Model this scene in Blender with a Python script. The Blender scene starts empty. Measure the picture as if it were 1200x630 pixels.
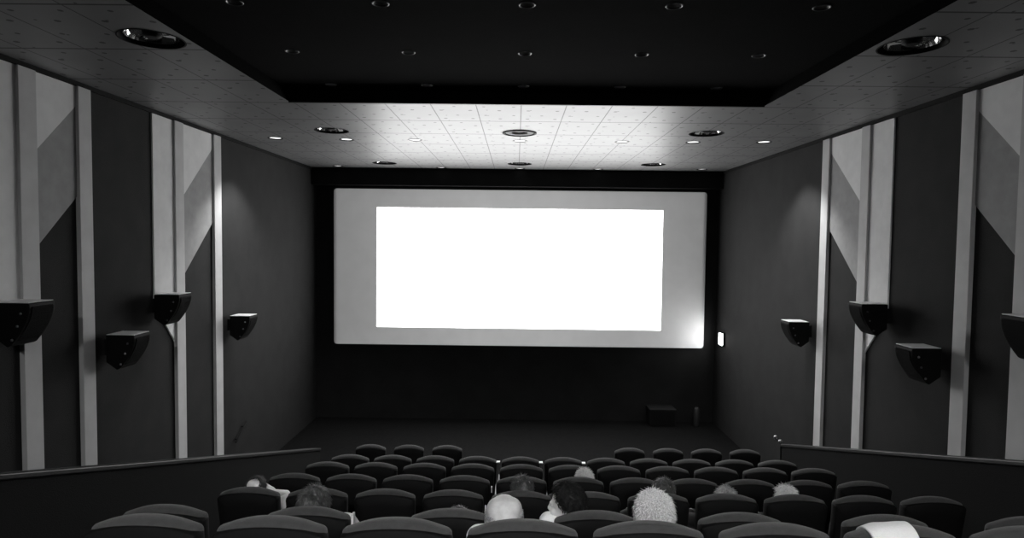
import bpy, bmesh, math, random
from math import radians as rad, sin, cos, pi, sqrt, atan2
from mathutils import Vector, Matrix, Euler, noise

random.seed(7)
S = bpy.context.scene
COL = S.collection

# ------------------------------------------------------------------ camera, light, exposure
CZ = 4.10
cam_d = bpy.data.cameras.new('camera')
cam_d.sensor_width = 36.0
cam_d.lens = 36.0 * 720.0 / 1200.0
cam_d.clip_start = 0.05
cam = bpy.data.objects.new('camera', cam_d)
COL.objects.link(cam)
cam.matrix_world = (Matrix.Translation((0, 0, CZ)) @ Matrix.Rotation(rad(0.37), 4, 'Z')
                    @ Matrix.Rotation(pi / 2 - rad(2.54), 4, 'X') @ Matrix.Rotation(rad(0.65), 4, 'Z'))
S.camera = cam
S.view_settings.view_transform = 'Standard'
S.view_settings.look = 'None'
S.view_settings.gamma = 1.0
S.view_settings.use_curve_mapping = False
S.view_settings.exposure = 0.0
S.cycles.use_denoising = True
S.cycles.max_bounces = 8
S.cycles.diffuse_bounces = 4
S.cycles.sample_clamp_indirect = 6.0

world = bpy.data.worlds.new('world')
world.use_nodes = True
world.node_tree.nodes['Background'].inputs[0].default_value = (1, 1, 1, 1)
world.node_tree.nodes['Background'].inputs[1].default_value = 0.0
S.world = world

SCREEN_L = 5.5            # radiance of the projected picture
LAMP_W = 80.0             # watts of each lit ceiling spot
SIDE_W = 260.0             # the outermost spots, close to the walls
HOUSE_W = 46.0           # dim house lamps at the rear of the room
PROJ_W = 5200.0            # spill of the projector on the screen margin
EXIT_L = 60.0

def lamp(name, kind, loc, power, target=None, size=0.1, angle=120, blend=1.0):
    d = bpy.data.lights.new(name, kind)
    d.energy = power
    if kind == 'SPOT':
        d.spot_size = rad(angle); d.spot_blend = blend; d.shadow_soft_size = size
    elif kind == 'POINT':
        d.shadow_soft_size = size
    elif kind == 'AREA':
        d.shape = 'DISK'; d.size = size
    o = bpy.data.objects.new(name, d)
    COL.objects.link(o)
    o.location = loc
    if target is not None:
        o.rotation_euler = (Vector(target) - Vector(loc)).to_track_quat('-Z', 'Y').to_euler()
    return o

# ------------------------------------------------------------------ materials
def mat(name, v, rough=0.6, metal=0.0, spec=0.5, emit=0.0, bump=0.0, scale=40.0, var=0.0, vscale=None, detail=4.0, sheen=0.0, coat=0.0):
    m = bpy.data.materials.new(name); m.use_nodes = True
    n = m.node_tree.nodes; l = m.node_tree.links
    b = n['Principled BSDF']
    if not isinstance(v, tuple): v = (v, v, v)
    b.inputs['Base Color'].default_value = (*v, 1)
    b.inputs['Roughness'].default_value = rough
    b.inputs['Metallic'].default_value = metal
    b.inputs['Specular IOR Level'].default_value = spec
    b.inputs['Sheen Weight'].default_value = sheen
    b.inputs['Coat Weight'].default_value = coat
    if emit:
        b.inputs['Emission Color'].default_value = (1, 1, 1, 1)
        b.inputs['Emission Strength'].default_value = emit
    tc = n.new('ShaderNodeTexCoord')
    if var:
        t = n.new('ShaderNodeTexNoise'); t.inputs['Scale'].default_value = vscale or scale
        t.inputs['Detail'].default_value = detail
        l.new(tc.outputs['Object'], t.inputs['Vector'])
        r = n.new('ShaderNodeMapRange')
        r.inputs['From Min'].default_value = 0.3; r.inputs['From Max'].default_value = 0.7
        r.inputs['To Min'].default_value = 1 - var; r.inputs['To Max'].default_value = 1 + var
        l.new(t.outputs['Fac'], r.inputs['Value'])
        mx = n.new('ShaderNodeVectorMath'); mx.operation = 'SCALE'
        mx.inputs[0].default_value = v
        l.new(r.outputs[0], mx.inputs['Scale'])
        l.new(mx.outputs[0], b.inputs['Base Color'])
    if bump:
        t2 = n.new('ShaderNodeTexNoise'); t2.inputs['Scale'].default_value = scale
        t2.inputs['Detail'].default_value = detail
        l.new(tc.outputs['Object'], t2.inputs['Vector'])
        bp = n.new('ShaderNodeBump'); bp.inputs['Strength'].default_value = bump
        bp.inputs['Distance'].default_value = 0.01
        l.new(t2.outputs['Fac'], bp.inputs['Height'])
        l.new(bp.outputs[0], b.inputs['Normal'])
    return m

M = {}
M['wall'] = mat('wall_fabric', 0.024, 0.9, spec=0.2, bump=0.5, scale=120, var=0.14, vscale=3.0, detail=6)
M['front'] = mat('front_wall_black', 0.012, 0.9, spec=0.15, bump=0.3, scale=60, var=0.2, vscale=2)
M['black'] = mat('recess_black', 0.003, 1.0, spec=0.03, bump=0.2, scale=80, var=0.2, vscale=5)
M['carpet'] = mat('carpet', 0.007, 0.95, spec=0.1, bump=0.6, scale=260, var=0.25, vscale=14)
M['panel_light'] = mat('panel_light', 0.76, 0.8, spec=0.2, bump=0.15, scale=200, var=0.05, vscale=6)
M['panel_mid'] = mat('panel_mid', 0.33, 0.8, spec=0.2, bump=0.2, scale=200, var=0.08, vscale=8)
M['pilaster'] = mat('pilaster_grey', 0.52, 0.7, spec=0.3, bump=0.1, scale=150, var=0.06, vscale=5)
M['seat'] = mat('seat_velour', 0.053, 0.85, spec=0.25, bump=0.5, scale=300, var=0.10, vscale=30, sheen=0.15)
M['shell'] = mat('seat_shell_plastic', 0.004, 0.7, spec=0.15, bump=0.1, scale=200)
M['arm'] = mat('armrest_black', 0.02, 0.45, bump=0.1, scale=100)
M['pale'] = mat('pale_trim', 0.7, 0.4, bump=0.05, scale=80)
M['screen'] = mat('screen_cloth', 0.62, 0.8, spec=0.2, bump=0.1, scale=300, var=0.03, vscale=3)
M['image'] = mat('projected_picture', 0.8, 0.8, emit=SCREEN_L)
M['speaker'] = mat('speaker_black', 0.003, 0.7, spec=0.15, bump=0.15, scale=150)
M['speaker_top_lit'] = mat('speaker_top_painted_light', 0.9, 0.45, bump=0.05, scale=90)  # near-white paints in the downlight falling on the speaker top
M['grille'] = mat('speaker_grille', 0.003, 0.9, spec=0.1, bump=0.8, scale=500)
M['chrome'] = mat('chrome', 0.85, 0.12, metal=1.0, bump=0.02, scale=20)
M['can'] = mat('lamp_can_black', 0.006, 0.6, spec=0.2, bump=0.05, scale=60)
M['ring'] = mat('downlight_ring', 0.12, 0.4, metal=1.0, bump=0.05, scale=60)
M['parapet'] = mat('parapet_cloth', 0.010, 0.9, spec=0.15, bump=0.3, scale=120, var=0.1)
M['dull_metal'] = mat('dull_metal', 0.35, 0.35, metal=1.0, bump=0.05, scale=60)
M['lens'] = mat('lamp_lens', 0.9, 0.3, emit=1.6)
M['lens_dim'] = mat('lamp_lens_dim', 0.85, 0.3, emit=0.55)
M['exit'] = mat('exit_lit', 0.9, 0.4, emit=EXIT_L)
M['rail'] = mat('rail_dark', 0.006, 0.7, spec=0.2, bump=0.1, scale=50)
M['cap'] = mat('parapet_cap', 0.018, 0.5, bump=0.1, scale=50)
M['skin'] = mat('skin', 0.74, 0.5, spec=0.4, bump=0.15, scale=160, var=0.06, vscale=25)
M['skin_mid'] = mat('skin_mid', 0.50, 0.5, spec=0.4, bump=0.25, scale=120, var=0.12, vscale=30)
M['skin_dark'] = mat('skin_tan', 0.34, 0.5, spec=0.4, bump=0.15, scale=160, var=0.06, vscale=25)
M['white_cloth'] = mat('white_cloth', 0.88, 0.85, bump=0.3, scale=120, var=0.03)
M['grey_cloth'] = mat('grey_cloth', 0.05, 0.9, bump=0.3, scale=120, var=0.05)
M['trouser'] = mat('trouser_cloth', 0.03, 0.9, bump=0.3, scale=160, var=0.1)
M['shoe'] = mat('shoe_leather', 0.015, 0.4, bump=0.1, scale=80)
M['eye'] = mat('eye_white', 0.7, 0.15, bump=0.01)
M['hair_stubble'] = mat('hair_stubble', 0.30, 0.6, spec=0.3, bump=0.4, scale=90, var=0.6, vscale=120)
M['hair_black'] = mat('hair_black', 0.008, 0.6, spec=0.25, bump=0.4, scale=90, var=0.3, vscale=40)
M['hair_brown'] = mat('hair_brown', 0.07, 0.3, spec=0.8, bump=0.4, scale=90, var=0.5, vscale=30)
M['hair_grey'] = mat('hair_grey', 0.42, 0.5, spec=0.5, bump=0.4, scale=90, var=0.35, vscale=60)
M['hair_white'] = mat('hair_white', 0.80, 0.5, spec=0.5, bump=0.4, scale=90, var=0.35, vscale=160)

def ceiling_material():
    m = bpy.data.materials.new('ceiling_board'); m.use_nodes = True
    n = m.node_tree.nodes; l = m.node_tree.links; b = n['Principled BSDF']
    tc = n.new('ShaderNodeTexCoord'); sp = n.new('ShaderNodeSeparateXYZ')
    l.new(tc.outputs['Object'], sp.inputs[0])
    def math_(op, a, bb=None, cc=None):
        q = n.new('ShaderNodeMath'); q.operation = op
        for i, x in enumerate((a, bb, cc)):
            if x is None: continue
            if hasattr(x, 'is_output'): l.new(x, q.inputs[i])
            else: q.inputs[i].default_value = x
        return q.outputs[0]
    def line(src, off, period, half):
        u = math_('DIVIDE', math_('SUBTRACT', src, off), period)
        f = math_('ABSOLUTE', math_('SUBTRACT', math_('FRACT', math_('ADD', u, 0.5)), 0.5))
        return math_('LESS_THAN', math_('MULTIPLY', f, period), half)
    lx = line(sp.outputs[0], 0.04, 0.537, 0.006)
    ly = line(sp.outputs[1], 0.32, 1.0, 0.013)
    joint = math_('MAXIMUM', lx, ly)
    def dots(px, py, ox, oy, r):
        fx = math_('MULTIPLY', math_('SUBTRACT', math_('FRACT', math_('DIVIDE', math_('ADD', sp.outputs[0], ox), px)), 0.5), px)
        fy = math_('MULTIPLY', math_('SUBTRACT', math_('FRACT', math_('DIVIDE', math_('ADD', sp.outputs[1], oy), py)), 0.5), py)
        d = math_('SQRT', math_('ADD', math_('MULTIPLY', fx, fx), math_('MULTIPLY', fy, fy)))
        return math_('LESS_THAN', d, r)
    d1 = math_('MAXIMUM', dots(0.358, 0.5, 0.05, 0.1, 0.024), dots(0.358, 0.5, 0.23, 0.31, 0.020))
    d1 = math_('MAXIMUM', d1, dots(0.537, 0.333, 0.11, 0.2, 0.012))
    nz = n.new('ShaderNodeTexNoise'); nz.inputs['Scale'].default_value = 1.3; nz.inputs['Detail'].default_value = 8
    l.new(tc.outputs['Object'], nz.inputs['Vector'])
    mp = n.new('ShaderNodeMapRange'); mp.inputs['From Min'].default_value = .3; mp.inputs['From Max'].default_value = .7
    mp.inputs['To Min'].default_value = .16; mp.inputs['To Max'].default_value = .205
    l.new(nz.outputs['Fac'], mp.inputs['Value'])
    v = math_('MULTIPLY', mp.outputs[0], math_('SUBTRACT', 1.0, math_('MULTIPLY', joint, 0.75)))
    v = math_('MULTIPLY', v, math_('SUBTRACT', 1.0, math_('MULTIPLY', d1, 0.7)))
    cb = n.new('ShaderNodeCombineColor')
    for i in range(3): l.new(v, cb.inputs[i])
    l.new(cb.outputs[0], b.inputs['Base Color'])
    b.inputs['Roughness'].default_value = 0.44
    l.new(math_('MULTIPLY', 0.68, math_('SUBTRACT', 1.0, math_('MULTIPLY', math_('MAXIMUM', joint, d1), 0.8))), b.inputs['Specular IOR Level'])
    b.inputs['IOR'].default_value = 1.78
    bp = n.new('ShaderNodeBump'); bp.inputs['Strength'].default_value = 0.4; bp.inputs['Distance'].default_value = 0.01
    h = math_('SUBTRACT', math_('MULTIPLY', nz.outputs['Fac'], 0.3), math_('MAXIMUM', joint, d1))
    l.new(h, bp.inputs['Height']); l.new(bp.outputs[0], b.inputs['Normal'])
    return m
M['ceiling'] = ceiling_material()

# ------------------------------------------------------------------ helpers
def obj(name, bm, m, parent=None, smooth=False, bevel=0.0, recalc=True):
    if recalc: bmesh.ops.recalc_face_normals(bm, faces=bm.faces)
    me = bpy.data.meshes.new(name); bm.to_mesh(me); bm.free()
    o = bpy.data.objects.new(name, me); COL.objects.link(o)
    for x in (m if isinstance(m, (list, tuple)) else [m]): me.materials.append(x)
    if smooth:
        for p in me.polygons: p.use_smooth = True
    if bevel:
        md = o.modifiers.new('bevel', 'BEVEL'); md.width = bevel; md.segments = 2; md.limit_method = 'ANGLE'
    if parent is not None: o.parent = parent
    return o

def tag(o, label=None, cat=None, group=None, kind=None):
    if label: o['label'] = label
    if cat: o['category'] = cat
    if group: o['group'] = group
    if kind: o['kind'] = kind
    return o

def thing(name, label, cat, loc=(0, 0, 0), rz=0, group=None):
    o = bpy.data.objects.new(name, None); COL.objects.link(o)
    o.empty_display_size = 0.1
    o.location = loc; o.rotation_euler = (0, 0, rz)
    return tag(o, label, cat, group)

def struct(name, bm, m, **k):
    return tag(obj(name, bm, m, **k), kind='structure')

def box(bm, x0, x1, y0, y1, z0, z1):
    v = [bm.verts.new(p) for p in ((x0, y0, z0), (x1, y0, z0), (x1, y1, z0), (x0, y1, z0),
                                   (x0, y0, z1), (x1, y0, z1), (x1, y1, z1), (x0, y1, z1))]
    for f in ((0, 3, 2, 1), (4, 5, 6, 7), (0, 1, 5, 4), (1, 2, 6, 5), (2, 3, 7, 6), (3, 0, 4, 7)):
        bm.faces.new([v[i] for i in f])
    return bm

def mkbox(*a): return box(bmesh.new(), *a)

def prism(bm, pts, axis, a, b):
    """Closed outline PTS (2D) swept from A to B along AXIS (0: pts are y,z; 1: pts are x,z; 2: pts are x,y)."""
    def p3(p, t):
        return (t, p[0], p[1]) if axis == 0 else (p[0], t, p[1]) if axis == 1 else (p[0], p[1], t)
    va = [bm.verts.new(p3(p, a)) for p in pts]; vb = [bm.verts.new(p3(p, b)) for p in pts]
    n = len(pts)
    bm.faces.new(va); bm.faces.new(vb[::-1])
    for i in range(n):
        bm.faces.new((va[i], va[(i + 1) % n], vb[(i + 1) % n], vb[i]))
    return bm

def lathe(bm, prof, seg=32, loc=(0, 0, 0)):
    """PROF: (radius, z) pairs, turned about z."""
    rings = []
    for r, z in prof:
        if r < 1e-5: rings.append([bm.verts.new((loc[0], loc[1], loc[2] + z))])
        else: rings.append([bm.verts.new((loc[0] + r * cos(2 * pi * i / seg), loc[1] + r * sin(2 * pi * i / seg), loc[2] + z)) for i in range(seg)])
    for A, B in zip(rings, rings[1:]):
        for i in range(seg):
            j = (i + 1) % seg
            if len(A) == 1 and len(B) == 1: continue
            if len(A) == 1: bm.faces.new((A[0], B[j], B[i]))
            elif len(B) == 1: bm.faces.new((A[i], A[j], B[0]))
            else: bm.faces.new((A[i], A[j], B[j], B[i]))
    return bm

def capsule(bm, p0, r0, p1, r1, seg=14, caps=4, sx=1.0):
    """Tapered round-ended limb between two joints."""
    p0 = Vector(p0); p1 = Vector(p1); d = (p1 - p0)
    if d.length < 1e-6: d = Vector((0, 0, 1e-4))
    L = d.length; q = d.to_track_quat('Z', 'Y')
    prof = []
    for k in range(caps + 1):
        a = -pi / 2 + (pi / 2) * k / caps
        prof.append((r0 * cos(a), r0 * sin(a)))
    for k in range(caps + 1):
        a = (pi / 2) * k / caps
        prof.append((r1 * cos(a), L + r1 * sin(a)))
    n0 = len(bm.verts); bm.verts.ensure_lookup_table()
    lathe(bm, prof, seg)
    bm.verts.ensure_lookup_table()
    for v in bm.verts[n0:]:
        c = Vector((v.co.x * sx, v.co.y, v.co.z))
        v.co = p0 + q @ c
    return bm

def ellipsoid(bm, c, r, rot=(0, 0, 0), sub=3):
    n0 = len(bm.verts)
    bmesh.ops.create_icosphere(bm, subdivisions=sub, radius=1.0)
    bm.verts.ensure_lookup_table()
    E_ = Euler(rot).to_matrix(); c = Vector(c)
    for v in bm.verts[n0:]:
        v.co = c + E_ @ Vector((v.co.x * r[0], v.co.y * r[1], v.co.z * r[2]))
    return bm

def remeshed(name, bm, m, parent, voxel=0.007, smooth=3):
    bmesh.ops.recalc_face_normals(bm, faces=bm.faces)
    me = bpy.data.meshes.new(name + '_src'); bm.to_mesh(me); bm.free()
    t = bpy.data.objects.new(name + '_src', me); COL.objects.link(t)
    md = t.modifiers.new('r', 'REMESH'); md.mode = 'VOXEL'; md.voxel_size = voxel; md.use_smooth_shade = True
    if smooth:
        s = t.modifiers.new('s', 'SMOOTH'); s.factor = 0.5; s.iterations = smooth
    dg = bpy.context.evaluated_depsgraph_get()
    new = bpy.data.meshes.new_from_object(t.evaluated_get(dg))
    new.name = name
    bpy.data.objects.remove(t); bpy.data.meshes.remove(me)
    o = bpy.data.objects.new(name, new); COL.objects.link(o)
    new.materials.clear(); new.materials.append(m)
    for p in new.polygons: p.use_smooth = True
    o.parent = parent
    return o

def copy_tree(o, parent=None):
    c = o.copy(); COL.objects.link(c)
    if parent is not None: c.parent = parent
    for ch in list(o.children): copy_tree(ch, c)
    return c

# ------------------------------------------------------------------ the room
FZ = -0.03                      # front floor
CE = CZ + 1.61                  # ceiling level
W = 4.6
YB = 14.12                      # front wall
YR = -3.2                       # rear wall
BACK_TOP = 1.06                 # top of a seat back above its own step
rows = {  # key: (y of the seat backs, top of the backs, x of the seats)
    'A': (9.10, 1.03, [-2.15, -1.575, -1.00, 1.735, 2.31, 2.885, 3.46]),
    'B': (8.13, 1.215, [-2.20 + .573 * i for i in range(11)]),
    'C': (7.14, 1.475, [-2.20 + .573 * i for i in range(11)]),
    'D': (6.06, 1.750, [-2.20 + .570 * i for i in range(11)]),
    'E': (5.08, 2.005, [-2.225 + .5735 * i for i in range(11)]),
    'F': (3.62, 2.490, [-2.10 + .866 * i for i in range(7)]),
    'G': (2.75, 2.830, [-1.68 + .575 * i for i in range(8)]),
}
keys = 'ABCDEFG'
floor_z = {k: rows[k][1] - BACK_TOP for k in keys}
# stepped floor: one outline in y,z swept across the room
pts = [(YB, FZ - .3), (YB, FZ), (10.15, FZ)]
zprev = FZ
for i, k in enumerate(keys):
    yf = 10.15 if k == 'A' else rows[keys[i - 1]][0] - 0.22
    pts += [(yf, floor_z[k])] if k != 'A' else [(10.15, floor_z['A'] + .001)]
    ynext = rows[k][0] - 0.22
    pts += [(ynext, floor_z[k])]
pts += [(rows['G'][0] - .22, 2.10), (YR, 2.10), (YR, FZ - .3)]
# remove duplicates
pp = []
for p in pts:
    if not pp or (abs(p[0] - pp[-1][0]) + abs(p[1] - pp[-1][1])) > 1e-4: pp.append(p)
bm = bmesh.new(); prism(bm, pp, 0, -W - .1, W + .1)
struct('floor', bm, M['carpet'])

struct('wall_front', mkbox(-W - .1, W + .1, YB, YB + .15, FZ - .3, CE + .4), M['front'])
struct('wall_rear', mkbox(-W - .1, W + .1, YR - .15, YR, 1.5, CE + .4), M['wall'])
struct('wall_left', mkbox(-W - .15, -W, YR, YB, FZ - .3, CE + .4), M['wall'])
struct('wall_right', mkbox(W, W + .15, YR, YB, FZ - .3, CE + .4), M['wall'])

# ceiling slabs with real recesses cut for the lamps
RX0, RX1, RY1, RH = -2.68, 2.87, 7.25, 0.14
big = [(-2.75, 9.15), (0.03, 9.18), (2.76, 9.08), (-2.77, 12.9), (0.05, 12.8), (2.79, 12.7), (-2.98, 5.05), (3.17, 5.05)]
small = [(-3.87, 9.88), (-2.75, 9.95), (-1.64, 9.92), (0.04, 9.92), (1.67, 9.9), (2.79, 9.86), (3.88, 9.78),
         (-3.92, 13.5), (-1.67, 13.6), (0.06, 13.62), (1.78, 13.6), (4.0, 13.4)]
tiny = [(-2.1 + 1.08 * i, y) for y in (6.97, 5.77, 4.60, 3.42) for i in range(5)]

def cut(slab, holes):
    bm = bmesh.new()
    for x, y, r, z0, z1 in holes:
        lathe(bm, [(0, z0), (r, z0), (r, z1), (0, z1)], 32, (x, y, 0))
    bmesh.ops.recalc_face_normals(bm, faces=bm.faces)
    me = bpy.data.meshes.new('cut'); bm.to_mesh(me); bm.free()
    c = bpy.data.objects.new('cut', me); COL.objects.link(c)
    md = slab.modifiers.new('b', 'BOOLEAN'); md.object = c; md.operation = 'DIFFERENCE'; md.solver = 'EXACT'
    dg = bpy.context.evaluated_depsgraph_get()
    new = bpy.data.meshes.new_from_object(slab.evaluated_get(dg))
    slab.modifiers.clear(); slab.data = new
    bpy.data.objects.remove(c)

bm = bmesh.new()
outline = [(-W - .1, YR), (RX0, YR), (RX0, RY1), (RX1, RY1), (RX1, YR), (W + .1, YR), (W + .1, YB), (-W - .1, YB)]
prism(bm, outline, 2, CE, CE + .13)
ceil = struct('ceiling', bm, [M['ceiling'], M['black']])
cut(ceil, [(x, y, .245, CE - .05, CE + .12) for x, y in big] + [(x, y, .105, CE - .05, CE + .06) for x, y in small])
for p in ceil.data.polygons:     # the upright edge of the opening is painted black like the recess above
    c = p.center
    if abs(p.normal.z) < .3 and RX0 - .02 < c.x < RX1 + .02 and c.y < RY1 + .02 and (abs(c.x - RX0) < .01 or abs(c.x - RX1) < .01 or abs(c.y - RY1) < .01):
        p.material_index = 1
bm = mkbox(-W - .1, W + .1, YR, YB, CE + .131, CE + .131 + .2)
rec = struct('ceiling_recess', bm, M['black'])
cut(rec, [(x, y, .06, CE + .05, CE + .131 + .05) for x, y in tiny])
struct('trim_1', mkbox(RX0, RX1, RY1 - .012, RY1 - .001, CE - .012, CE + .02), M['black'])

# dark cornice strips where walls and ceiling meet
struct('trim_2', mkbox(-W, -W + .03, YR, YB, CE - .05, CE - .001), M['front'])
struct('trim_3', mkbox(W - .03, W, YR, YB, CE - .05, CE - .001), M['front'])

struct('added_shade_pelmet', mkbox(-W + .001, W - .001, 13.76, YB - .001, 5.33, CE - .001), M['front'])  # added pelmet, put in to shade the ceiling close to the screen wall

# ------------------------------------------------------------------ wall decoration
def wall_poly(pts, side, t):
    """Outline in (y, z) on a side wall, T thick."""
    x = side * W
    bm = bmesh.new(); prism(bm, pts, 0, x - side * .001, x - side * t)
    return bm

def pilaster(side, y0, y1, label):
    o = obj('pilaster', wall_poly([(y0, FZ), (y1, FZ), (y1, CE - .052), (y0, CE - .052)], side, .05), M['pilaster'], bevel=.004)
    tag(o, label, 'pilaster', 'grey wall pilasters')

def panel(name, side, pts, m, label, t):
    o = obj(name, wall_poly(pts, side, t), m, bevel=.003)
    tag(o, label, 'wall panel', 'decorative wall panels')

TOPZ = CE - .052
for side, sn, far, near in ((-1, 'left', (9.26, 9.48), (8.20, 8.41)), (1, 'right', (9.06, 9.26), (8.03, 8.22))):
    pilaster(side, far[0], far[1], f'grey pilaster on the {sn} wall beside the speaker nearest the screen')
    pilaster(side, near[0], near[1], f'grey pilaster on the {sn} wall between two light panels')
    a, b = near[1], far[0]
    panel('light_panel', side, [(a, 4.65), (b, 5.44), (b, TOPZ), (a, TOPZ)], M['panel_light'], f'pale upper wall panel with slanted lower edge on the {sn} wall near the screen', .022)
    panel('grey_panel', side, [(a, 3.56), (b, 4.34), (b, 5.44), (a, 4.65)], M['panel_mid'], f'mid-grey slanted wall panel below the pale one on the {sn} wall near the screen', .018)
    s0 = near[0] - .46
    panel('light_panel', side, [(s0, 3.25), (near[0], 2.70), (near[0], TOPZ), (s0, TOPZ)], M['panel_light'], f'tall narrow pale strip panel on the {sn} wall behind the second speaker', .022)
    # the same ornament again, nearer to the viewer
    d = 0.0 if side < 0 else -.2
    p1, p0 = (6.40 + d, 6.59 + d), (5.63 + d, 5.84 + d)
    pilaster(side, p1[0], p1[1], f'grey pilaster on the {sn} wall at the near end, farther of two')
    pilaster(side, p0[0], p0[1], f'grey pilaster on the {sn} wall at the near end, nearer of two')
    a, b = p0[1], p1[0]
    panel('light_panel', side, [(a, 4.90), (b, 5.45), (b, TOPZ), (a, TOPZ)], M['panel_light'], f'pale upper wall panel with slanted lower edge at the near end of the {sn} wall', .022)
    panel('grey_panel', side, [(a, 3.99), (b, 4.52), (b, 5.45), (a, 4.90)], M['panel_mid'], f'mid-grey slanted wall panel below the pale one at the near end of the {sn} wall', .018)
    panel('light_panel', side, [(p0[0] - .5, 3.55), (p0[0], 3.1), (p0[0], TOPZ), (p0[0] - .5, TOPZ)], M['panel_light'], f'tall pale strip panel at the nearest end of the {sn} wall', .022)

# ------------------------------------------------------------------ screen
def rounded_rect(x0, x1, z0, z1, r, n=5):
    out = []
    for cx, cz, a0 in ((x1 - r, z1 - r, 0), (x0 + r, z1 - r, 90), (x0 + r, z0 + r, 180), (x1 - r, z0 + r, 270)):
        for k in range(n + 1):
            a = rad(a0 + 90 * k / n); out.append((cx + r * cos(a), cz + r * sin(a)))
    return out
scr = thing('cinema_screen', 'large white cinema screen on the black front wall, blank white picture lit in its middle', 'screen', (0.075, 14.0, 1.72))
scr_off = Vector((0.075, 14.0, 1.72))
bm = bmesh.new(); prism(bm, [(x - .075, z - 1.72) for x, z in rounded_rect(-4.16, 4.31, 1.715, 5.265, .07)], 1, 0.0, .03)
tag(obj('screen_cloth', bm, M['screen'], scr), 'grey unlit margin of the screen')
bm = bmesh.new(); prism(bm, [(-3.18 - .075, 2.12 - 1.72), (3.325 - .075, 2.115 - 1.72), (3.32 - .075, 4.845 - 1.72), (-3.175 - .075, 4.845 - 1.72)], 1, -.004, -.0005)
tag(obj('picture', bm, M['image'], scr), 'bright blank white picture')
bm = bmesh.new()
prism(bm, [(x - .075, z - 1.72) for x, z in rounded_rect(-4.10, 4.25, 1.78, 5.20, .05)], 1, .03, .119)
obj('rear_frame', bm, M['front'], scr)

# projector spill: a real spotlight in the rear wall port, masked to the screen's rectangle by its lens
pj = thing('projector', 'dark projector box at the rear wall above the last row', 'projector', (0.07, YR + .35, 4.75))
obj('housing', mkbox(-.25, .25, -.3, .22, -.12, .12), M['speaker'], pj, bevel=.02)
bm = bmesh.new(); lathe(bm, [(0.0, 0), (.06, 0), (.07, .05), (.06, .06), (0, .045)], 24)
lz = obj('lens', bm, M['chrome'], pj, smooth=True); lz.rotation_euler = (-pi / 2, 0, 0); lz.location = (0, .22, 0)
obj('bracket', mkbox(-.05, .05, -.34, -.28, -.3, .3), M['rail'], pj)
PJ = Vector((0.07, YR + .75, 4.75))
pl = lamp('projector_beam', 'SPOT', PJ, PROJ_W, (0.07, 14.0, 4.75), size=.02, angle=60, blend=.1)
ld = pl.data; ld.use_nodes = True
n = ld.node_tree.nodes; l = ld.node_tree.links
em = n['Emission']
tc = n.new('ShaderNodeTexCoord'); sp = n.new('ShaderNodeSeparateXYZ'); l.new(tc.outputs['Normal'], sp.inputs[0])
def mnode(op, a, b_=None):
    q = n.new('ShaderNodeMath'); q.operation = op
    for i, x in enumerate((a, b_)):
        if x is None: continue
        if hasattr(x, 'is_output'): l.new(x, q.inputs[i])
        else: q.inputs[i].default_value = x
    return q.outputs[0]
dist = 14.0 - PJ.y
nz_ = mnode('ABSOLUTE', sp.outputs[2])
hx = mnode('MULTIPLY', mnode('DIVIDE', sp.outputs[0], nz_), dist)       # metres across the screen
hz = mnode('MULTIPLY', mnode('DIVIDE', sp.outputs[1], nz_), dist)       # metres up from the lens height
def edge(v, lim, soft):
    r = n.new('ShaderNodeMapRange'); r.interpolation_type = 'SMOOTHSTEP'
    l.new(v, r.inputs['Value'])
    r.inputs['From Min'].default_value = lim; r.inputs['From Max'].default_value = lim - soft
    r.inputs['To Min'].default_value = 0; r.inputs['To Max'].default_value = 1
    return r.outputs[0]
mask = mnode('MULTIPLY', edge(mnode('ABSOLUTE', hx), 4.26, .12),
             edge(mnode('ABSOLUTE', mnode('ADD', hz, 4.75 - 3.49)), 1.83, .08))
# spill is stronger close to the picture's middle axis
fall = n.new('ShaderNodeMapRange'); l.new(mnode('ABSOLUTE', hx), fall.inputs['Value'])
fall.inputs['From Min'].default_value = 1.0; fall.inputs['From Max'].default_value = 4.2
fall.inputs['To Min'].default_value = 1.0; fall.inputs['To Max'].default_value = .62
l.new(mnode('MULTIPLY', mask, fall.outputs[0]), em.inputs['Strength'])

# small lit sign on the right wall close to the screen
ex = thing('exit_sign', 'small lit white sign on the right wall beside the screen', 'sign', (W, 13.56, 1.87))
obj('housing', mkbox(-.04, -.001, -.13, .13, -.02, .27), M['speaker'], ex, bevel=.006)
obj('lit_face', mkbox(-.052, -.040, -.11, .11, .005, .25), M['exit'], ex, bevel=.003)

# low cabinet and stand at the foot of the front wall
cb_ = thing('stage_cabinet', 'low dark cabinet at the foot of the front wall below the screen', 'cabinet', (3.35, YB - .2, FZ))
obj('carcass', mkbox(-.29, .29, -.2, .198, .001, .38), M['front'], cb_, bevel=.01)
obj('worktop', mkbox(-.30, .30, -.21, .198, .38, .395), M['cap'], cb_, bevel=.004)
obj('door', mkbox(-.27, .27, -.212, -.2, .03, .36), M['shell'], cb_, bevel=.004)
st = thing('fire_extinguisher', 'dark upright cylinder in the right-hand front corner', 'extinguisher', (4.14, YB - .3, FZ))
bm = bmesh.new(); lathe(bm, [(0, .001), (.07, .001), (.075, .02), (.075, .36), (.05, .42), (.025, .44), (0, .44)], 24)
obj('bottle', bm, M['cap'], st, smooth=True)
obj('valve', mkbox(-.02, .06, -.012, .012, .44, .48), M['rail'], st, bevel=.004)

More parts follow.
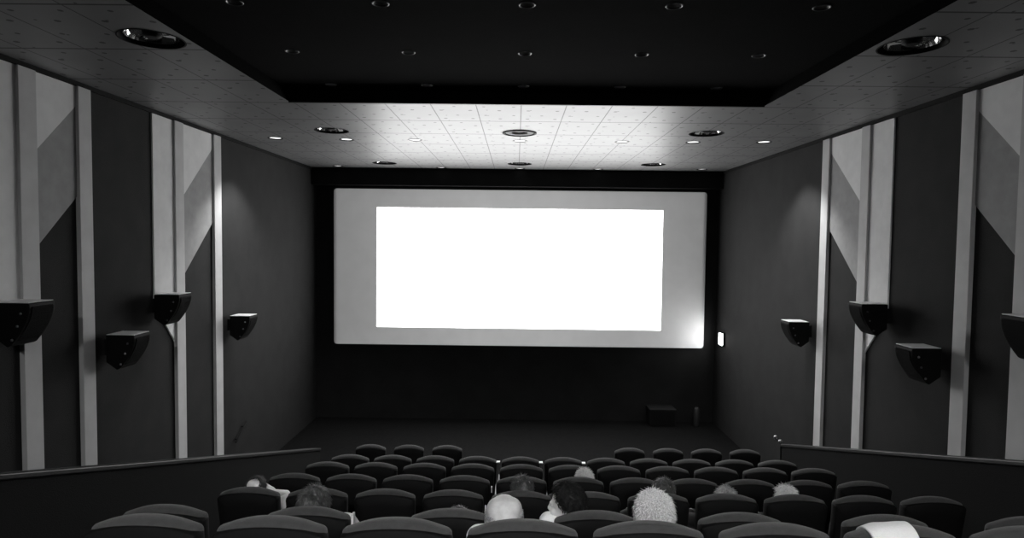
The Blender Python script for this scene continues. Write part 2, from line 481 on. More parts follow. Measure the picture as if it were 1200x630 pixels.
# ------------------------------------------------------------------ ceiling lamps
names_big = ['left lamp of the nearer row over the screen end', 'middle lamp of the nearer row over the screen end', 'right lamp of the nearer row over the screen end',
             'left lamp of the row closest to the screen', 'middle lamp of the row closest to the screen', 'right lamp of the row closest to the screen',
             'lamp at the near left edge of the black recess', 'lamp at the near right edge of the black recess']
for (x, y), nm in zip(big, names_big):
    t = thing('ceiling_lamp', 'large round recessed ' + nm, 'lamp', (x, y, CE), 0, 'large round ceiling lamps')
    bm = bmesh.new(); lathe(bm, [(.240, .115), (.240, -.004), (.252, -.004), (.252, -.0005), (.243, -.0005), (.243, .118), (0, .118), (0, .115), (.240, .115)][:-1], 40)
    obj('can', bm, M['can'], t, smooth=False)
    bm = bmesh.new(); prof = [(.165, .015), (.195, .03), (.185, .05), (.15, .085), (.09, .105), (.05, .108)]
    lathe(bm, [(.20, .02)] + [(.197 - .01 * k, .03 + .078 * (1 - (1 - k / 12.0) ** 2) ** .5 * .9) for k in range(13)], 40)
    if abs(x) < 1 and y < 10:
        bm.free(); bm = bmesh.new(); lathe(bm, [(.120, .03), (.120, -.001), (.135, -.004), (.205, -.004), (.213, .004), (.213, .03)], 40)
        tag(obj('painted_lit_ring', bm, M['panel_light'], t, smooth=False), 'pale ring around the dark lamp cap, painted light')  # pale ring paints in the lit crescent of this lamp's reflector
        bm = bmesh.new(); lathe(bm, [(.222, .02), (.222, -.012), (.238, -.016), (.254, -.012), (.254, -.001)], 40)
        obj('trim_ring', bm, M['can'], t, smooth=True)
    else: obj('reflector', bm, M['chrome'], t, smooth=True)
    bm = bmesh.new(); lathe(bm, [(0, .012), (.05, .012), (.075, .03), (.05, .035), (.075, .05), (.075, .10), (0, .10)], 28)
    obj('lamp_cap', bm, M['can'], t, smooth=False)
ords = ['first', 'second', 'third', 'fourth', 'fifth', 'sixth', 'seventh', 'eighth', 'ninth', 'tenth', 'eleventh', 'twelfth']
for i, (x, y) in enumerate(small):
    nm = (f'{ords[i]} from the left in the row of seven' if i < 7 else f'{ords[i - 7]} from the left in the row closest to the screen')
    t = thing('ceiling_spotlight', 'small round ceiling spotlight, ' + nm, 'spotlight', (x, y, CE), 0, 'small ceiling spotlights')
    bm = bmesh.new(); lathe(bm, [(.100, .05), (.100, -.004), (.116, -.006), (.118, -.0005), (.103, -.0005), (.103, .055)], 28)
    obj('trim_ring', bm, M['pale'] if i in (2, 3, 4) else M['can'], t, smooth=True)
    bm = bmesh.new(); lathe(bm, [(0, .004), (.05, .001), (.095, .008), (.098, .03), (0, .035)], 28)
    obj('lens', bm, M['lens'] if i < 7 else M['lens_dim'], t, smooth=True)
    if i < 7:
        lamp('spotlight_beam', 'SPOT', (x, y, CE - .02), SIDE_W if i in (0, 6) else LAMP_W, (x, y, 0), size=.05, angle=100, blend=.55)
for i, (x, y) in enumerate(tiny):
    rr = ['row nearest the screen', 'second row from the screen', 'third row from the screen', 'fourth row from the screen'][i // 5]
    t = thing('recess_downlight', f'tiny unlit downlight in the black ceiling recess, {ords[i % 5]} in the {rr}', 'downlight', (x, y, CE + .131), 0, 'downlights in the black recess')
    bm = bmesh.new(); lathe(bm, [(.052, .045), (.052, -.002), (.060, -.006), (.066, -.0005), (.056, -.0005), (.056, .048)], 24)
    obj('trim_ring', bm, M['ring'], t, smooth=True)
    bm = bmesh.new(); lathe(bm, [(.050, .005), (.044, .02), (.03, .035), (0, .042)], 24)
    obj('reflector', bm, M['dull_metal'], t, smooth=True)
# dim house lamps at the rear of the recess
for i, x in enumerate((-1.9, 0.1, 2.1)):
    t = thing('house_lamp', f'dim house lamp over the rear rows, {ords[i]} of three', 'lamp', (x, -1.2, CE + .131), 0, 'house lamps over the rear rows')
    bm = bmesh.new(); lathe(bm, [(0, -.001), (.16, -.001), (.16, -.03), (.12, -.05), (0, -.055)], 28)
    obj('diffuser', bm, M['lens_dim'], t, smooth=True)
    lamp('house_beam', 'AREA', (x, -1.2, CE + .07), HOUSE_W, (x, 3.6, 2.2), size=.3).data.spread = rad(85)

# ------------------------------------------------------------------ wall speakers
def speaker(side, y, ztop, s, label):
    t = thing('wall_speaker', label, 'speaker', (side * W, y, ztop), 0, 'wall speakers')
    n = -side
    def poly(pts): return [(n * a, b) for a, b in pts]
    # body: flat top, front curving in towards the foot
    prof = [(.085, 0.0), (.40, 0.0), (.405, -.04)]
    for k in range(1, 9):
        u = k / 8.0; prof.append((.405 - .17 * u ** 1.7, -.04 - .33 * u))
    prof += [(.205, -.385), (.085, -.30)]
    bm = bmesh.new(); prism(bm, poly([(a * s, b * s) for a, b in prof]), 1, -.15 * s, .15 * s)
    obj('cabinet', bm, M['speaker'], t, bevel=.008)
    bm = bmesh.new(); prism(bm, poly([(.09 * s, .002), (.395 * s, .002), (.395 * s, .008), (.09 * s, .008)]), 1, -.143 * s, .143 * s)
    tag(obj('painted_lit_top', bm, M['speaker_top_lit'], t, bevel=.002), 'pale top with lamp light painted in')
    # grille follows the curved front
    gp = [(.408, -.03)] + [(.412 - .17 * (k / 8.0) ** 1.7, -.05 - .31 * k / 8.0) for k in range(9)]
    gp += [(a - .006, b) for a, b in gp[::-1]]
    bm = bmesh.new(); prism(bm, poly([(a * s, b * s) for a, b in gp]), 1, -.12 * s, .12 * s)
    obj('grille', bm, M['grille'], t)
    bm = bmesh.new(); prism(bm, poly([(.001, -.06 * s), (.03 * s, -.06 * s), (.09 * s, -.10 * s), (.09 * s, -.18 * s), (.03 * s, -.24 * s), (.001, -.24 * s)]), 1, -.05 * s, .05 * s)
    obj('bracket', bm, M['rail'], t, bevel=.004)
    for a, b in ((.33, -.09), (.30, -.20), (.25, -.32)):
        bm = bmesh.new(); lathe(bm, [(0, 0), (.012 * s, 0), (.011 * s, .006), (0, .009)], 14)
        o = obj('bolt', bm, M['dull_metal'], t, smooth=True)
        o.rotation_euler = (pi / 2, 0, 0); o.location = (n * a * s, -.15 * s, b * s)
for side, sn, dy in ((-1, 'left', 0.0), (1, 'right', -.22)):
    speaker(side, 9.78 + dy, 2.875 if side < 0 else 2.915, 1.0, f'black wedge speaker on the {sn} wall, closest to the screen')
    speaker(side, 7.76 + dy + (.06 if side > 0 else 0), 3.39, 1.0, f'black wedge speaker in front of the pale strip on the {sn} wall')
    speaker(side, 6.85 + dy, 3.02, 1.0, f'black wedge speaker on the {sn} wall just before the near panels')
    speaker(side, 5.40 + dy, 3.52, 1.0, f'black wedge speaker nearest the viewer on the {sn} wall')

# ------------------------------------------------------------------ parapets along the side aisles
def parapet(x0, x1, ya, za, yb, zb, label):
    t = thing('parapet', label, 'parapet', ((x0 + x1) / 2, ya, FZ))
    h = (x1 - x0) / 2
    bm = bmesh.new(); prism(bm, [(0, .0), (yb - ya, .0), (yb - ya, zb - FZ - .04), (0, za - FZ - .04)], 0, -h, h)
    obj('low_wall', bm, M['parapet'], t)
    bm = bmesh.new(); prism(bm, [(0, za - FZ - .04), (yb - ya + .02, zb - FZ - .045), (yb - ya + .02, zb - FZ), (0, za - FZ)], 0, -h - .015, h + .015)
    obj('cap_rail', bm, M['cap'], t, bevel=.008)
    return t
def zl(y): return 2.05 - .3145 * (y - 5.52)
parapet(-3.42, -3.30, 2.3, zl(2.3), 10.29, zl(10.29), 'dark sloping low wall with a thin cap rail along the left aisle')
def zr(y): return 1.04 - .302 * (y - 9.34)
pr = parapet(4.10, 4.22, 2.3, zr(2.3), 9.30, zr(9.30), 'dark sloping low wall with a thin cap rail along the right aisle')
hr = thing('handrail', 'short dark handrail end with two round knobs at the end of the right parapet', 'handrail', (4.13, 9.38, FZ))
bm = bmesh.new(); capsule(bm, (0, -.03, zr(9.34) - FZ + .0), .018, (-.03, .12, zr(9.34) - FZ + .035), .018)
obj('rail', bm, M['rail'], hr, smooth=True)
for q in ((-.005, .03, .02), (-.03, .14, .05)):
    bm = bmesh.new(); ellipsoid(bm, (q[0], q[1], zr(9.34) - FZ + q[2]), (.035, .035, .035))
    obj('knob', bm, M['dull_metal'], hr, smooth=True)
bm = bmesh.new(); capsule(bm, (0, .0, .03), .014, (0, .02, zr(9.34) - FZ), .014)
obj('post', bm, M['rail'], hr, smooth=True)
wr = thing('wall_rail', 'thin dark slanting rail on the left wall beyond the pilaster', 'handrail', (-W, 10.0, .85))
bm = bmesh.new(); capsule(bm, (.05, -.1, -.08), .016, (.05, .28, .14), .016)
obj('rail', bm, M['rail'], wr, smooth=True)
for yy, zz in ((-.04, -.05), (.2, .09)):
    bm = bmesh.new(); capsule(bm, (.003, yy, zz), .01, (.05, yy, zz), .01)
    obj('bracket', bm, M['rail'], wr, smooth=True)

# ------------------------------------------------------------------ seats
def pillow(bm, outline, t, r, cx, cz, rings=7, ymid=0.0):
    """Outline (x,z) with thickness T along y, edges rounded by R."""
    hw = max(abs(x - cx) for x, z in outline); hz_ = max(abs(z - cz) for x, z in outline)
    layers = []
    for k in range(rings):
        a = -pi / 2 + pi * k / (rings - 1)
        inset = r * (1 - cos(a)); y = ymid + t / 2 * sin(a)
        layers.append([bm.verts.new((cx + (x - cx) * (1 - inset / hw), y, cz + (z - cz) * (1 - inset / hz_))) for x, z in outline])
    n = len(outline)
    for A, B in zip(layers, layers[1:]):
        for i in range(n):
            j = (i + 1) % n
            bm.faces.new((A[i], A[j], B[j], B[i]))
    # domed faces
    for L_, s in ((layers[0], -1), (layers[-1], 1)):
        ring = L_
        for f_, dy in ((.7, .010), (.5, .006)):
            nr = [bm.verts.new((cx + (v.co.x - cx) * f_, v.co.y + s * dy, cz + (v.co.z - cz) * f_)) for v in ring]
            for i in range(n):
                j = (i + 1) % n
                bm.faces.new((ring[i], ring[j], nr[j], nr[i]))
            ring = nr
        bm.faces.new(ring)
    return bm

def back_outline(hw, ztop, zbot, arch, rc, taper=.02):
    """Backrest outline: arched top, rounded shoulders, slightly narrower foot."""
    pts = []
    n = 16
    def arc(x): return ztop - arch * (abs(x) / hw) ** 2.2
    xs = [hw - rc - (2 * (hw - rc)) * i / n for i in range(n + 1)]
    # right shoulder
    zs = arc(hw - rc)
    for k in range(5):
        a = rad(0 + 72 * k / 4.0)
        pts.append((hw - rc + rc * cos(a), zs - rc + rc * sin(a)))
    for x in xs[1:-1]: pts.append((x, arc(x)))
    for k in range(5):
        a = rad(108 + 72 * k / 4.0)
        pts.append((-(hw - rc) + rc * cos(a), zs - rc + rc * sin(a)))
    for k in range(4):
        u = (k + 1) / 4.0; pts.append((-hw + taper * u, (zs - rc) + (zbot + .05 - (zs - rc)) * u))
    pts.append((-hw + taper + .03, zbot)); pts.append((hw - taper - .03, zbot))
    for k in range(4):
        u = k / 4.0; pts.append((hw - taper * (1 - u), zbot + .05 + (zs - rc - zbot - .05) * u))
    return pts

LEAN = rad(7.5)
def lean(bm, z0=BACK_TOP):
    """Recline about the top edge: the top stays at y=0, the foot comes forward."""
    for v in bm.verts:
        v.co = Vector((v.co.x, v.co.y + (z0 - v.co.z) * math.tan(LEAN), v.co.z))
    return bm

def make_seat(hw, name='cinema_chair'):
    t = thing(name, 'seat', 'chair')
    bm = bmesh.new(); pillow(bm, back_outline(hw, BACK_TOP + .004, .50, .060, .030), .115, .052, 0, .79, rings=13)
    b = obj('backrest', lean(bm), M['seat'], t, smooth=True)
    bm = bmesh.new(); pillow(bm, back_outline(hw + .004, BACK_TOP - .022, .40, .044, .03), .090, .010, 0, .72, ymid=-.022)
    obj('back_shell', lean(bm), M['shell'], t, smooth=True)
    # cushion
    bm = bmesh.new()
    pts = rounded_rect(-hw + .015, hw - .015, .13, .60, .06)
    hwc, hyc = hw - .015, .235
    lay = []
    for k in range(7):
        a = -pi / 2 + pi * k / 6; ins = .04 * (1 - cos(a)); z = .385 + .06 * sin(a)
        lay.append([bm.verts.new((x * (1 - ins / hwc), .365 + (y - .365) * (1 - ins / hyc), z)) for x, y in pts])
    for A, B in zip(lay, lay[1:]):
        for i in range(len(pts)):
            j = (i + 1) % len(pts); bm.faces.new((A[i], A[j], B[j], B[i]))
    bm.faces.new(lay[0]); bm.faces.new(lay[-1])
    obj('seat_cushion', bm, M['seat'], t, smooth=True)
    for s in (-1, 1):
        x0, x1 = sorted((s * (hw + .003), s * .284))
        bm = bmesh.new(); prism(bm, [(.08, .60), (.10, .655), (.42, .655), (.47, .64), (.48, .60)], 0, x0, x1)
        obj('armrest', bm, M['arm'], t, bevel=.006)
        bm = bmesh.new(); prism(bm, [(.14, .001), (.42, .001), (.36, .12), (.36, .58), (.40, .60), (.12, .60), (.18, .5), (.18, .12)], 0, x0 + .004, x1 - .004)
        obj('side_frame', bm, M['arm'], t, bevel=.003)
    return t

def add_post(t, s, z0, z1, w=.012, y=.0, wide=0.0, m='pale'):
    """Upright beside a seat back, caught light painted pale; WIDE adds a tip likewise."""
    x = s * .272
    bm = mkbox(x - w / 2, x + w / 2, y - .02, y + .02, z0, z1)
    o = tag(obj('arm_post', bm, M[m], t, bevel=.002), 'pale upright strip, painted glint' if m == 'pale' else None)  # pale colour paints in the light an armrest post catches
    if wide:
        o2 = tag(obj('arm_tip', mkbox(x - wide / 2, x + wide / 2, y - .03, y + .03, z1, z1 + .012), M['pale'], t, bevel=.002), 'pale tip, painted glint')

row_name = {'A': 'frontmost row', 'B': 'second row from the screen', 'C': 'third row from the screen', 'D': 'fourth row from the screen',
            'E': 'fifth row from the screen', 'F': 'widely spaced row', 'G': 'row nearest the viewer'}
proto = make_seat(.252)
proto_small = make_seat(.222)
used = {id(proto): False, id(proto_small): False}
seats = {}
for k in keys:
    y, top, xs = rows[k]
    for i, x in enumerate(xs):
        src = proto_small if k == 'A' else proto
        if used[id(src)]: t = copy_tree(src)
        else: t = src; used[id(src)] = True
        t.location = (x, y, floor_z[k])
        side_note = ''
        if k == 'A': lab = f'small dark padded seat back, {ords[i]} from the left in the frontmost broken row'
        else: lab = f'dark padded cinema chair, {ords[i]} from the left in the {row_name[k]}'
        t['label'] = lab; t['group'] = 'seats in the ' + row_name[k]
        seats[(k, i)] = t
def post(k, i, z0, z1, **kw): add_post(seats[(k, i)], 1, z0, z1, **kw)

for i in (3, 4, 5): post('B', i, .72, .985, w=.012, wide=.05, m='cap')
post('D', 3, .90, .955, w=.012); post('E', 3, .80, .93, w=.012)
post('F', 1, .97, 1.03, w=.014); post('F', 3, .99, 1.03, w=.013)

# ------------------------------------------------------------------ people
def hand(bm, wrist, direction, up, s=1.0, curl=.5, side=1):
    """Palm, four unequal bent fingers and a thumb; DIRECTION runs to the fingertips, UP is the back of the hand."""
    w = Vector(wrist); d = Vector(direction).normalized(); u = Vector(up); u = (u - d * u.dot(d)).normalized()
    r = d.cross(u) * side
    capsule(bm, w, .024 * s, w + d * .03 * s, .026 * s)
    for k, o in enumerate((-.028, -.010, .010, .028)):
        capsule(bm, w + r * o * .7 * s + d * .015 * s, .016 * s, w + r * o * s + d * .085 * s, .0125 * s, seg=10)
    for k, (o, L) in enumerate(((-.030, .068), (-.010, .078), (.011, .073), (.031, .056))):
        p = w + r * o * s + d * .085 * s; a = .25 + curl * .3
        q = Vector(d)
        for j, f in enumerate((.45, .30, .25)):
            q = (d * cos(a) - u * sin(a)); e = p + (q + r * o * 2.5).normalized() * L * f * s
            capsule(bm, p, (.0095 - .0008 * j) * s, e, (.0090 - .0008 * j) * s, seg=10)
            p = e; a += curl
    p = w - r * .022 * s + d * .02 * s
    e = p + (d * .6 - r * .75 - u * .2).normalized() * .042 * s
    capsule(bm, p, .015 * s, e, .0115 * s, seg=10)
    capsule(bm, e, .011 * s, e + (d * .9 - r * .3 - u * .3).normalized() * .032 * s, .009 * s, seg=10)

def head_pieces(bm, T, s=1.0):
    """Skull, face, ears; T places head coordinates (facing +y, origin at the skull's centre)."""
    n0 = len(bm.verts)
    E_ = lambda c, r, rot=(0, 0, 0): ellipsoid(bm, c, r, rot)
    E_((0, -.008, .018), (.076, .094, .098))
    E_((0, -.032, .010), (.073, .072, .084))
    for q in (-1, 1): E_((q * .026, -.025, .056), (.050, .062, .056))
    E_((0, .020, -.030), (.064, .072, .078))
    E_((0, .036, -.078), (.046, .050, .040))       # jaw
    E_((0, .075, -.100), (.020, .016, .016))       # chin
    capsule(bm, (0, .090, .012), .009, (0, .108, -.028), .0135)
    for q in (-1, 1):
        E_((q * .012, .100, -.033), (.010, .011, .008))
        E_((q * .033, .079, .022), (.024, .012, .008))    # brow
        E_((q * .040, .066, -.030), (.022, .022, .022))   # cheek
        E_((q * .076, -.008, -.012), (.007, .019, .032), (rad(-12), 0, rad(q * -18)))
        E_((q * .078, -.008, -.036), (.007, .009, .010))
    E_((0, .088, -.062), (.024, .010, .0065)); E_((0, .086, -.072), (.021, .010, .006))
    bm.verts.ensure_lookup_table()
    for v in bm.verts[n0:]: v.co = T @ (v.co * s)

def in_hair(d, style):
    """d: unit direction in head space; True where hair grows."""
    az = math.degrees(atan2(d.x, d.y))      # 0 = face
    a = abs(az)
    if style == 'rim':      # bald crown, hair round the back
        return a > 70 and -.75 < d.z < .12 + .22 * abs(sin(rad(a)))
    if style == 'crown' and d.dot(Vector((.1, -.62, .78))) > .86: return False
    front = .62
    lim = front if a < 50 else front - (a - 50) / 40.0 * .75 if a < 90 else -.13 - (a - 90) / 90.0 * .62
    if style in ('long', 'bun'): lim -= .25 if a > 80 else 0
    return d.z > lim

def hair_cap(T, style, s=1.0, thick=.014, seed=0, rough=.006):
    bm = bmesh.new()
    NU, NV = 72, 40
    g = {}
    for j in range(NV + 1):
        ph = pi * j / NV
        for i in range(NU):
            az = 2 * pi * i / NU
            d = Vector((sin(ph) * sin(az), sin(ph) * cos(az), cos(ph)))
            if not in_hair(d, style): continue
            rx, ry, rz = .076 + thick, .094 + thick, .098 + thick
            k = 1 / sqrt((d.x / rx) ** 2 + (d.y / ry) ** 2 + (d.z / rz) ** 2)
            strand = noise.noise(Vector((az * 7 + seed, ph * 1.3, seed * 2.1))) * rough + noise.noise(d * 6 + Vector((seed, 0, 0))) * rough * 1.2
            p = d * (k + strand) + Vector((0, -.008, .018))
            if style == 'long' and d.z < -.05:
                p = Vector((p.x * 1.05, p.y, p.z - .06 * (-.05 - d.z) * 2))
            g[(i, j)] = bm.verts.new(T @ (p * s))
    for (i, j) in list(g):
        q = [g.get((i, j)), g.get(((i + 1) % NU, j)), g.get(((i + 1) % NU, j + 1)), g.get((i, j + 1))]
        if all(q) and j > 0: bm.faces.new(q)
    top = [g[(i, 1)] for i in range(NU) if (i, 1) in g]
    if len(top) == NU: bm.faces.new(top)
    for v in [v for v in bm.verts if not v.link_faces]: bm.verts.remove(v)
    return bm

def strands(bm, T, style, n, length, s=1.0, thick=.010, seed=1, flow=.5, w=.0011):
    """Fine tapered locks growing over the hair's area, FLOW from bristling (0) to combed down (1)."""
    rnd = random.Random(seed)
    c = 0
    while c < n:
        z = rnd.uniform(-1, 1); a = rnd.uniform(0, 2 * pi); r = sqrt(1 - z * z)
        d = Vector((r * sin(a), r * cos(a), z))
        if not in_hair(d, style): continue
        c += 1
        k = 1 / sqrt((d.x / (.076 + thick)) ** 2 + (d.y / (.094 + thick)) ** 2 + (d.z / (.098 + thick)) ** 2)
        p = d * k + Vector((0, -.008, .018))
        down = Vector((d.x * .25, d.y * .25 - .35 * max(d.z, 0), -1)); down = down - d * down.dot(d)
        down = down + Vector((rnd.uniform(-.5, .5), rnd.uniform(-.5, .5), rnd.uniform(-.5, .5)))
        g = (d * (1 - flow) + down.normalized() * flow).normalized()
        L = length * rnd.uniform(.6, 1.25)
        side = g.cross(d); side = side.normalized() if side.length > 1e-3 else Vector((1, 0, 0))
        m = p + g * L * .5 + d * L * .12; e = p + g * L + d * L * (.02 if flow > .5 else .0)
        q = side.cross(g).normalized()
        A = [bm.verts.new(T @ ((p + side * w + q * 0) * s)), bm.verts.new(T @ ((p - side * w) * s)), bm.verts.new(T @ ((p + q * w * 1.2) * s))]
        B = [bm.verts.new(T @ ((m + side * w) * s)), bm.verts.new(T @ ((m - side * w) * s)), bm.verts.new(T @ ((m + q * w * 1.2) * s))]
        tip = bm.verts.new(T @ (e * s))
        for i in range(3):
            j = (i + 1) % 3
            bm.faces.new((A[i], A[j], B[j], B[i])); bm.faces.new((B[i], B[j], tip))
    return bm

def person(label, row, i, hx, htop, yaw=0, tilt=0, nod=0, hair='short', hmat='hair_black', skin='skin', shirt='grey_cloth',
           arms=None, s=1.0, hy=.17, nstr=1400, slen=.022, flow=.8, thick=.012, voxel=.0075, sep=.19, w=.0011, shdrop=.27, lift=None, wide=1.0):
    """HX, HTOP: centre and top of the head in the room; the figure sits in seat (ROW, I)."""
    yr, top, xs = rows[row]
    fz = floor_z[row]; sx = xs[i]
    t = thing('person', label, 'person', (sx, yr, fz), 0, 'people watching the screen')
    hx -= sx; ht = htop - fz
    hc = Vector((hx, hy, ht - .118 * s))            # skull centre
    T = Matrix.Translation(hc) @ Matrix.Rotation(rad(yaw), 4, 'Z') @ Matrix.Rotation(rad(tilt), 4, 'Y') @ Matrix.Rotation(rad(nod), 4, 'X') @ Matrix.Diagonal((wide, 1, 1, 1))
    sz = ht - shdrop * s - .02                      # shoulder joints
    cx = hx * .6
    pel = Vector((0, .33, .535)); chest = Vector((cx * .8, .20, sz - .09)); neck = Vector((cx, .155, sz + .045))
    sh = {q: Vector((cx + q * sep * .93, .175, sz)) for q in (-1, 1)}
    if lift:
        for q in lift: sh[q].z += lift[q]
    el = {q: Vector((q * .245, .33, .70)) for q in (-1, 1)}
    wr_ = {q: Vector((q * .13, .55, .665)) for q in (-1, 1)}
    hd = {q: (Vector((-q * .25, 1, -.22)), Vector((0, .15, 1))) for q in (-1, 1)}
    if arms:
        for q, (e_, w_, d_, u_) in arms.items():
            el[q] = Vector(e_); wr_[q] = Vector(w_); hd[q] = (Vector(d_), Vector(u_))
    kn = {q: Vector((q * .12, .74, .50)) for q in (-1, 1)}
    hp = {q: Vector((q * .09, .36, .50)) for q in (-1, 1)}
    an = {q: Vector((q * .12, .66 if row != 'F' else .70, .09)) for q in (-1, 1)}
    # one continuous body
    bm = bmesh.new()
    head_pieces(bm, T, s)
    capsule(bm, neck - Vector((0, 0, .04)), .062, T @ Vector((0, -.012, -.075)), .055)
    def torso(g=0.0):
        capsule(bm, pel, .125 + g, (pel + chest) / 2 + Vector((0, -.005, 0)), .118 + g, seg=20, sx=1.25)
        capsule(bm, (pel + chest) / 2, .118 + g, chest, .118 + g, seg=20, sx=1.3)
        for q in (-1, 1):
            capsule(bm, chest + Vector((q * .05, 0, .03)), .085 + g, sh[q] - Vector((q * .02, 0, .01)), .056 + g)
            capsule(bm, neck - Vector((0, .0, .03)), .055 + g * .6, sh[q], .050 + g)
    torso()
    for q in (-1, 1):
        capsule(bm, sh[q], .050, el[q], .040); capsule(bm, el[q], .040, wr_[q], .026)
        hand(bm, wr_[q], *hd[q], s=1.0, curl=.35, side=q)
        capsule(bm, hp[q], .085, kn[q], .055); capsule(bm, kn[q], .055, an[q], .038)
        capsule(bm, an[q], .038, an[q] + Vector((0, .12, -.045)), .030)
    remeshed('body', bm, M[skin], t, voxel)
    # shirt: torso and upper arms
    bm = bmesh.new(); torso(.012)
    for q in (-1, 1):
        m_ = sh[q].lerp(el[q], .72 if (arms and q in arms) else 1.0)
        capsule(bm, sh[q], .062, m_, .052)
        if not (arms and q in arms): capsule(bm, el[q], .052, el[q].lerp(wr_[q], .85), .036)
    capsule(bm, neck, .068, neck + Vector((0, 0, .022)), .064)
    remeshed('shirt', bm, M[shirt], t, .011)
    bm = bmesh.new()
    ellipsoid(bm, (0, .34, .52), (.175, .135, .10))
    for q in (-1, 1):
        capsule(bm, hp[q], .098, kn[q], .068); capsule(bm, kn[q], .068, an[q] + Vector((0, 0, .03)), .052)
    remeshed('trousers', bm, M['trouser'], t, .014)
    for q in (-1, 1):
        bm = bmesh.new()
        a_ = an[q]
        ellipsoid(bm, (a_.x, a_.y + .06, .040), (.050, .135, .036)); ellipsoid(bm, (a_.x, a_.y - .01, .065), (.046, .062, .055))
        for v in bm.verts: v.co.z = max(v.co.z, .004)
        remeshed('shoe', bm, M['shoe'], t, .010)
    for q in (-1, 1):
        bm = bmesh.new(); ellipsoid(bm, (0, 0, 0), (.0125, .0125, .0125), sub=2)
        for v in bm.verts: v.co = T @ ((v.co + Vector((q * .031, .0775, .004))) * s)
        obj('eye', bm, M['eye'], t, smooth=True)
    bm = hair_cap(T, hair, s, thick, seed=i * 3.7 + ord(row))  if hair != 'rim' else bmesh.new()
    if hair == 'bun':
        n0 = len(bm.verts); ellipsoid(bm, (0, -.125, .01), (.045, .035, .045)); bm.verts.ensure_lookup_table()
        for v in bm.verts[n0:]: v.co = T @ (v.co * s)
    strands(bm, T, hair, nstr, slen, s, thick=thick if hair != 'rim' else -.001, seed=i * 31 + ord(row), flow=flow, w=w)
    h = obj('hair', bm, M[hmat], t, smooth=True, recalc=False)
    return t

person('bald person with a fringe of short stubble and a pale collar, in the nearest row', 'G', 3, -.044, 2.880, yaw=4, hair='rim', hmat='hair_stubble', skin='skin_mid', wide=1.13,
       shirt='white_cloth', nstr=3600, slen=.012, flow=.55, w=.0010, voxel=.006, shdrop=.195, sep=.17)
person('person with full short grey bristly hair, in the nearest row', 'G', 4, .681, 2.890, yaw=-3, hair='short', hmat='hair_white',
       nstr=5000, slen=.032, flow=.80, thick=.010, voxel=.006, w=.0019, s=.96, wide=1.0)
person('person with bushy dark hair turning to the left, bare cheek and ear showing', 'F', 3, .335, 2.581, yaw=66, nod=-4, hair='short', hmat='hair_black',
       nstr=2500, slen=.018, flow=.95, thick=.019, shirt='white_cloth', hy=.17, shdrop=.20, s=1.08)
person('person with glossy brown hair and one white shoulder showing past the chair', 'F', 1, -1.255, 2.537, yaw=8, hair='long', hmat='hair_brown',
       nstr=2200, slen=.03, flow=1.0, thick=.018, shirt='white_cloth', shdrop=.208, sep=.215, lift={-1: -.07, 1: .01})
person('person in a white short-sleeved shirt resting a raised bare arm beside the head', 'E', 0, -2.239, 2.019, yaw=-12, hair='crown', hmat='hair_brown',
       shirt='white_cloth', nstr=2500, slen=.022, flow=.9, thick=.014, voxel=.006,
       arms={1: ((.160, .39, .84), (.125, .20, .94), (-.75, -.12, .42), (.3, -1, .3))}, s=.93)
person('person with dark wavy hair in the fifth row, behind a chair right of the middle', 'E', 4, .075, 2.062, yaw=10, hair='short', hmat='hair_brown',
       nstr=1500, slen=.03, flow=.8, thick=.014)
person('person with tousled dark hair and a pale streak, above the grey-haired head', 'E', 6, 1.304, 2.053, yaw=-25, hair='short', hmat='hair_brown', nstr=1500, slen=.035, flow=.95, thick=.015)
person('person with light grey hair just showing above a chair in the fifth row', 'E', 7, 1.844, 1.989, yaw=0, hair='short', hmat='hair_grey', nstr=1500, slen=.03, flow=.8)
person('person with pure white hair just showing above a chair in the fifth row', 'E', 8, 2.36, 2.004, yaw=15, hair='short', hmat='hair_white', nstr=1500, slen=.035, flow=.8, thick=.015)
person('person with pale combed hair in the fourth row, the farthest viewer', 'D', 5, .729, 1.771, yaw=0, hair='short', hmat='hair_white', nstr=1300, slen=.035, flow=.9)
person('slouching person of whom only the dark crown shows above the chair', 'F', 2, -.345, 2.425, yaw=0, hair='short', hmat='hair_brown', nstr=1000, slen=.02, flow=.9, s=.95)

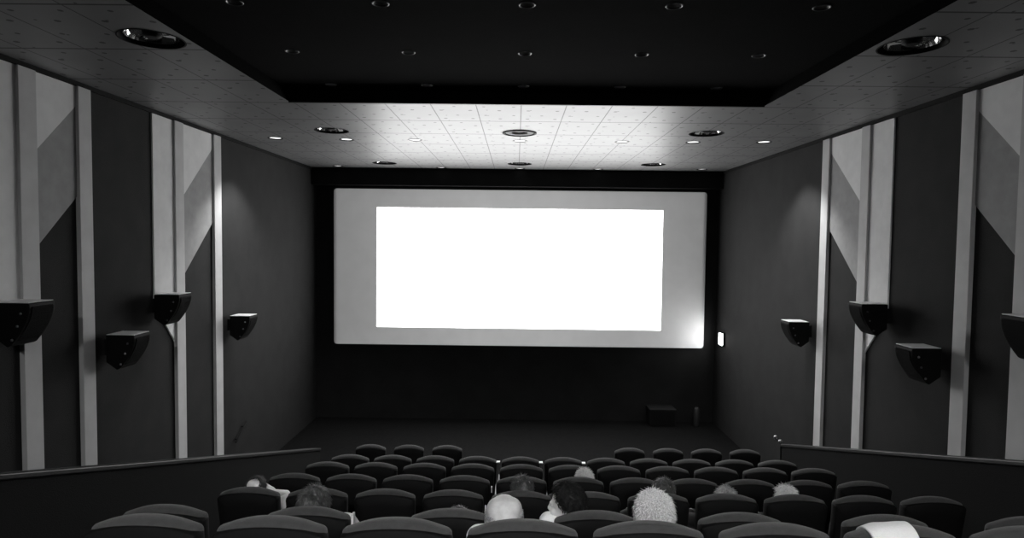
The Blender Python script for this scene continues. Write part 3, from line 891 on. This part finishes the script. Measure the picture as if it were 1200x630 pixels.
# pale jacket hung over a chair back in the nearest row
jk = thing('jacket', 'pale jacket hung over the seventh chair back of the nearest row', 'jacket', (rows['G'][2][6], rows['G'][0], floor_z['G']))
def drape(x0, x1, zfront, zrear, th=.008, seed=0):
    bm = bmesh.new(); nx, ns = 22, 34
    g = []
    for lay in (0, 1):
        L_ = []
        for i in range(nx + 1):
            x = x0 + (x1 - x0) * i / nx
            ztop = BACK_TOP - .001 - .060 * (abs(x) / .252) ** 2.2
            row_ = []
            for j in range(ns + 1):
                u = j / ns
                if u < .3: y, z = -.078, zrear + (ztop - .05 - zrear) * (u / .3)
                elif u < .7:
                    a = pi * (u - .3) / .4; y, z = -(.078 if u < .5 else .066) * cos(a), ztop - .05 + .052 * sin(a)
                else: y, z = .066, ztop - .05 + (zfront - ztop + .05) * ((u - .7) / .3)
                y += (BACK_TOP - z) * math.tan(LEAN)
                nn = noise.noise(Vector((x * 14, u * 5, seed))) * .006 + .004
                sg = -1 if u < .5 else 1
                y += sg * (nn + lay * th) * abs(cos(pi * min(max((u - .3) / .4, 0), 1))); z += (nn + lay * th) * (sin(pi * (u - .3) / .4) if .3 < u < .7 else 0)
                row_.append(bm.verts.new((x, y, z)))
            L_.append(row_)
        g.append(L_)
    for lay in (0, 1):
        for i in range(nx):
            for j in range(ns): bm.faces.new((g[lay][i][j], g[lay][i + 1][j], g[lay][i + 1][j + 1], g[lay][i][j + 1]))
    for i in range(nx):
        for j in (0, ns): bm.faces.new((g[0][i][j], g[0][i + 1][j], g[1][i + 1][j], g[1][i][j]))
    for j in range(ns):
        for i in (0, nx): bm.faces.new((g[0][i][j], g[0][i][j + 1], g[1][i][j + 1], g[1][i][j]))
    return bm
obj('coat_body', drape(-.165, .03, .80, .84), M['white_cloth'], jk, smooth=True)
bm = bmesh.new()
capsule(bm, (-.10, -.098, .95), .026, (-.11, -.075, .78), .030, sx=.5); capsule(bm, (-.11, -.075, .78), .030, (-.09, -.050, .62), .026, sx=.5)
obj('sleeve', bm, M['white_cloth'], jk, smooth=True)
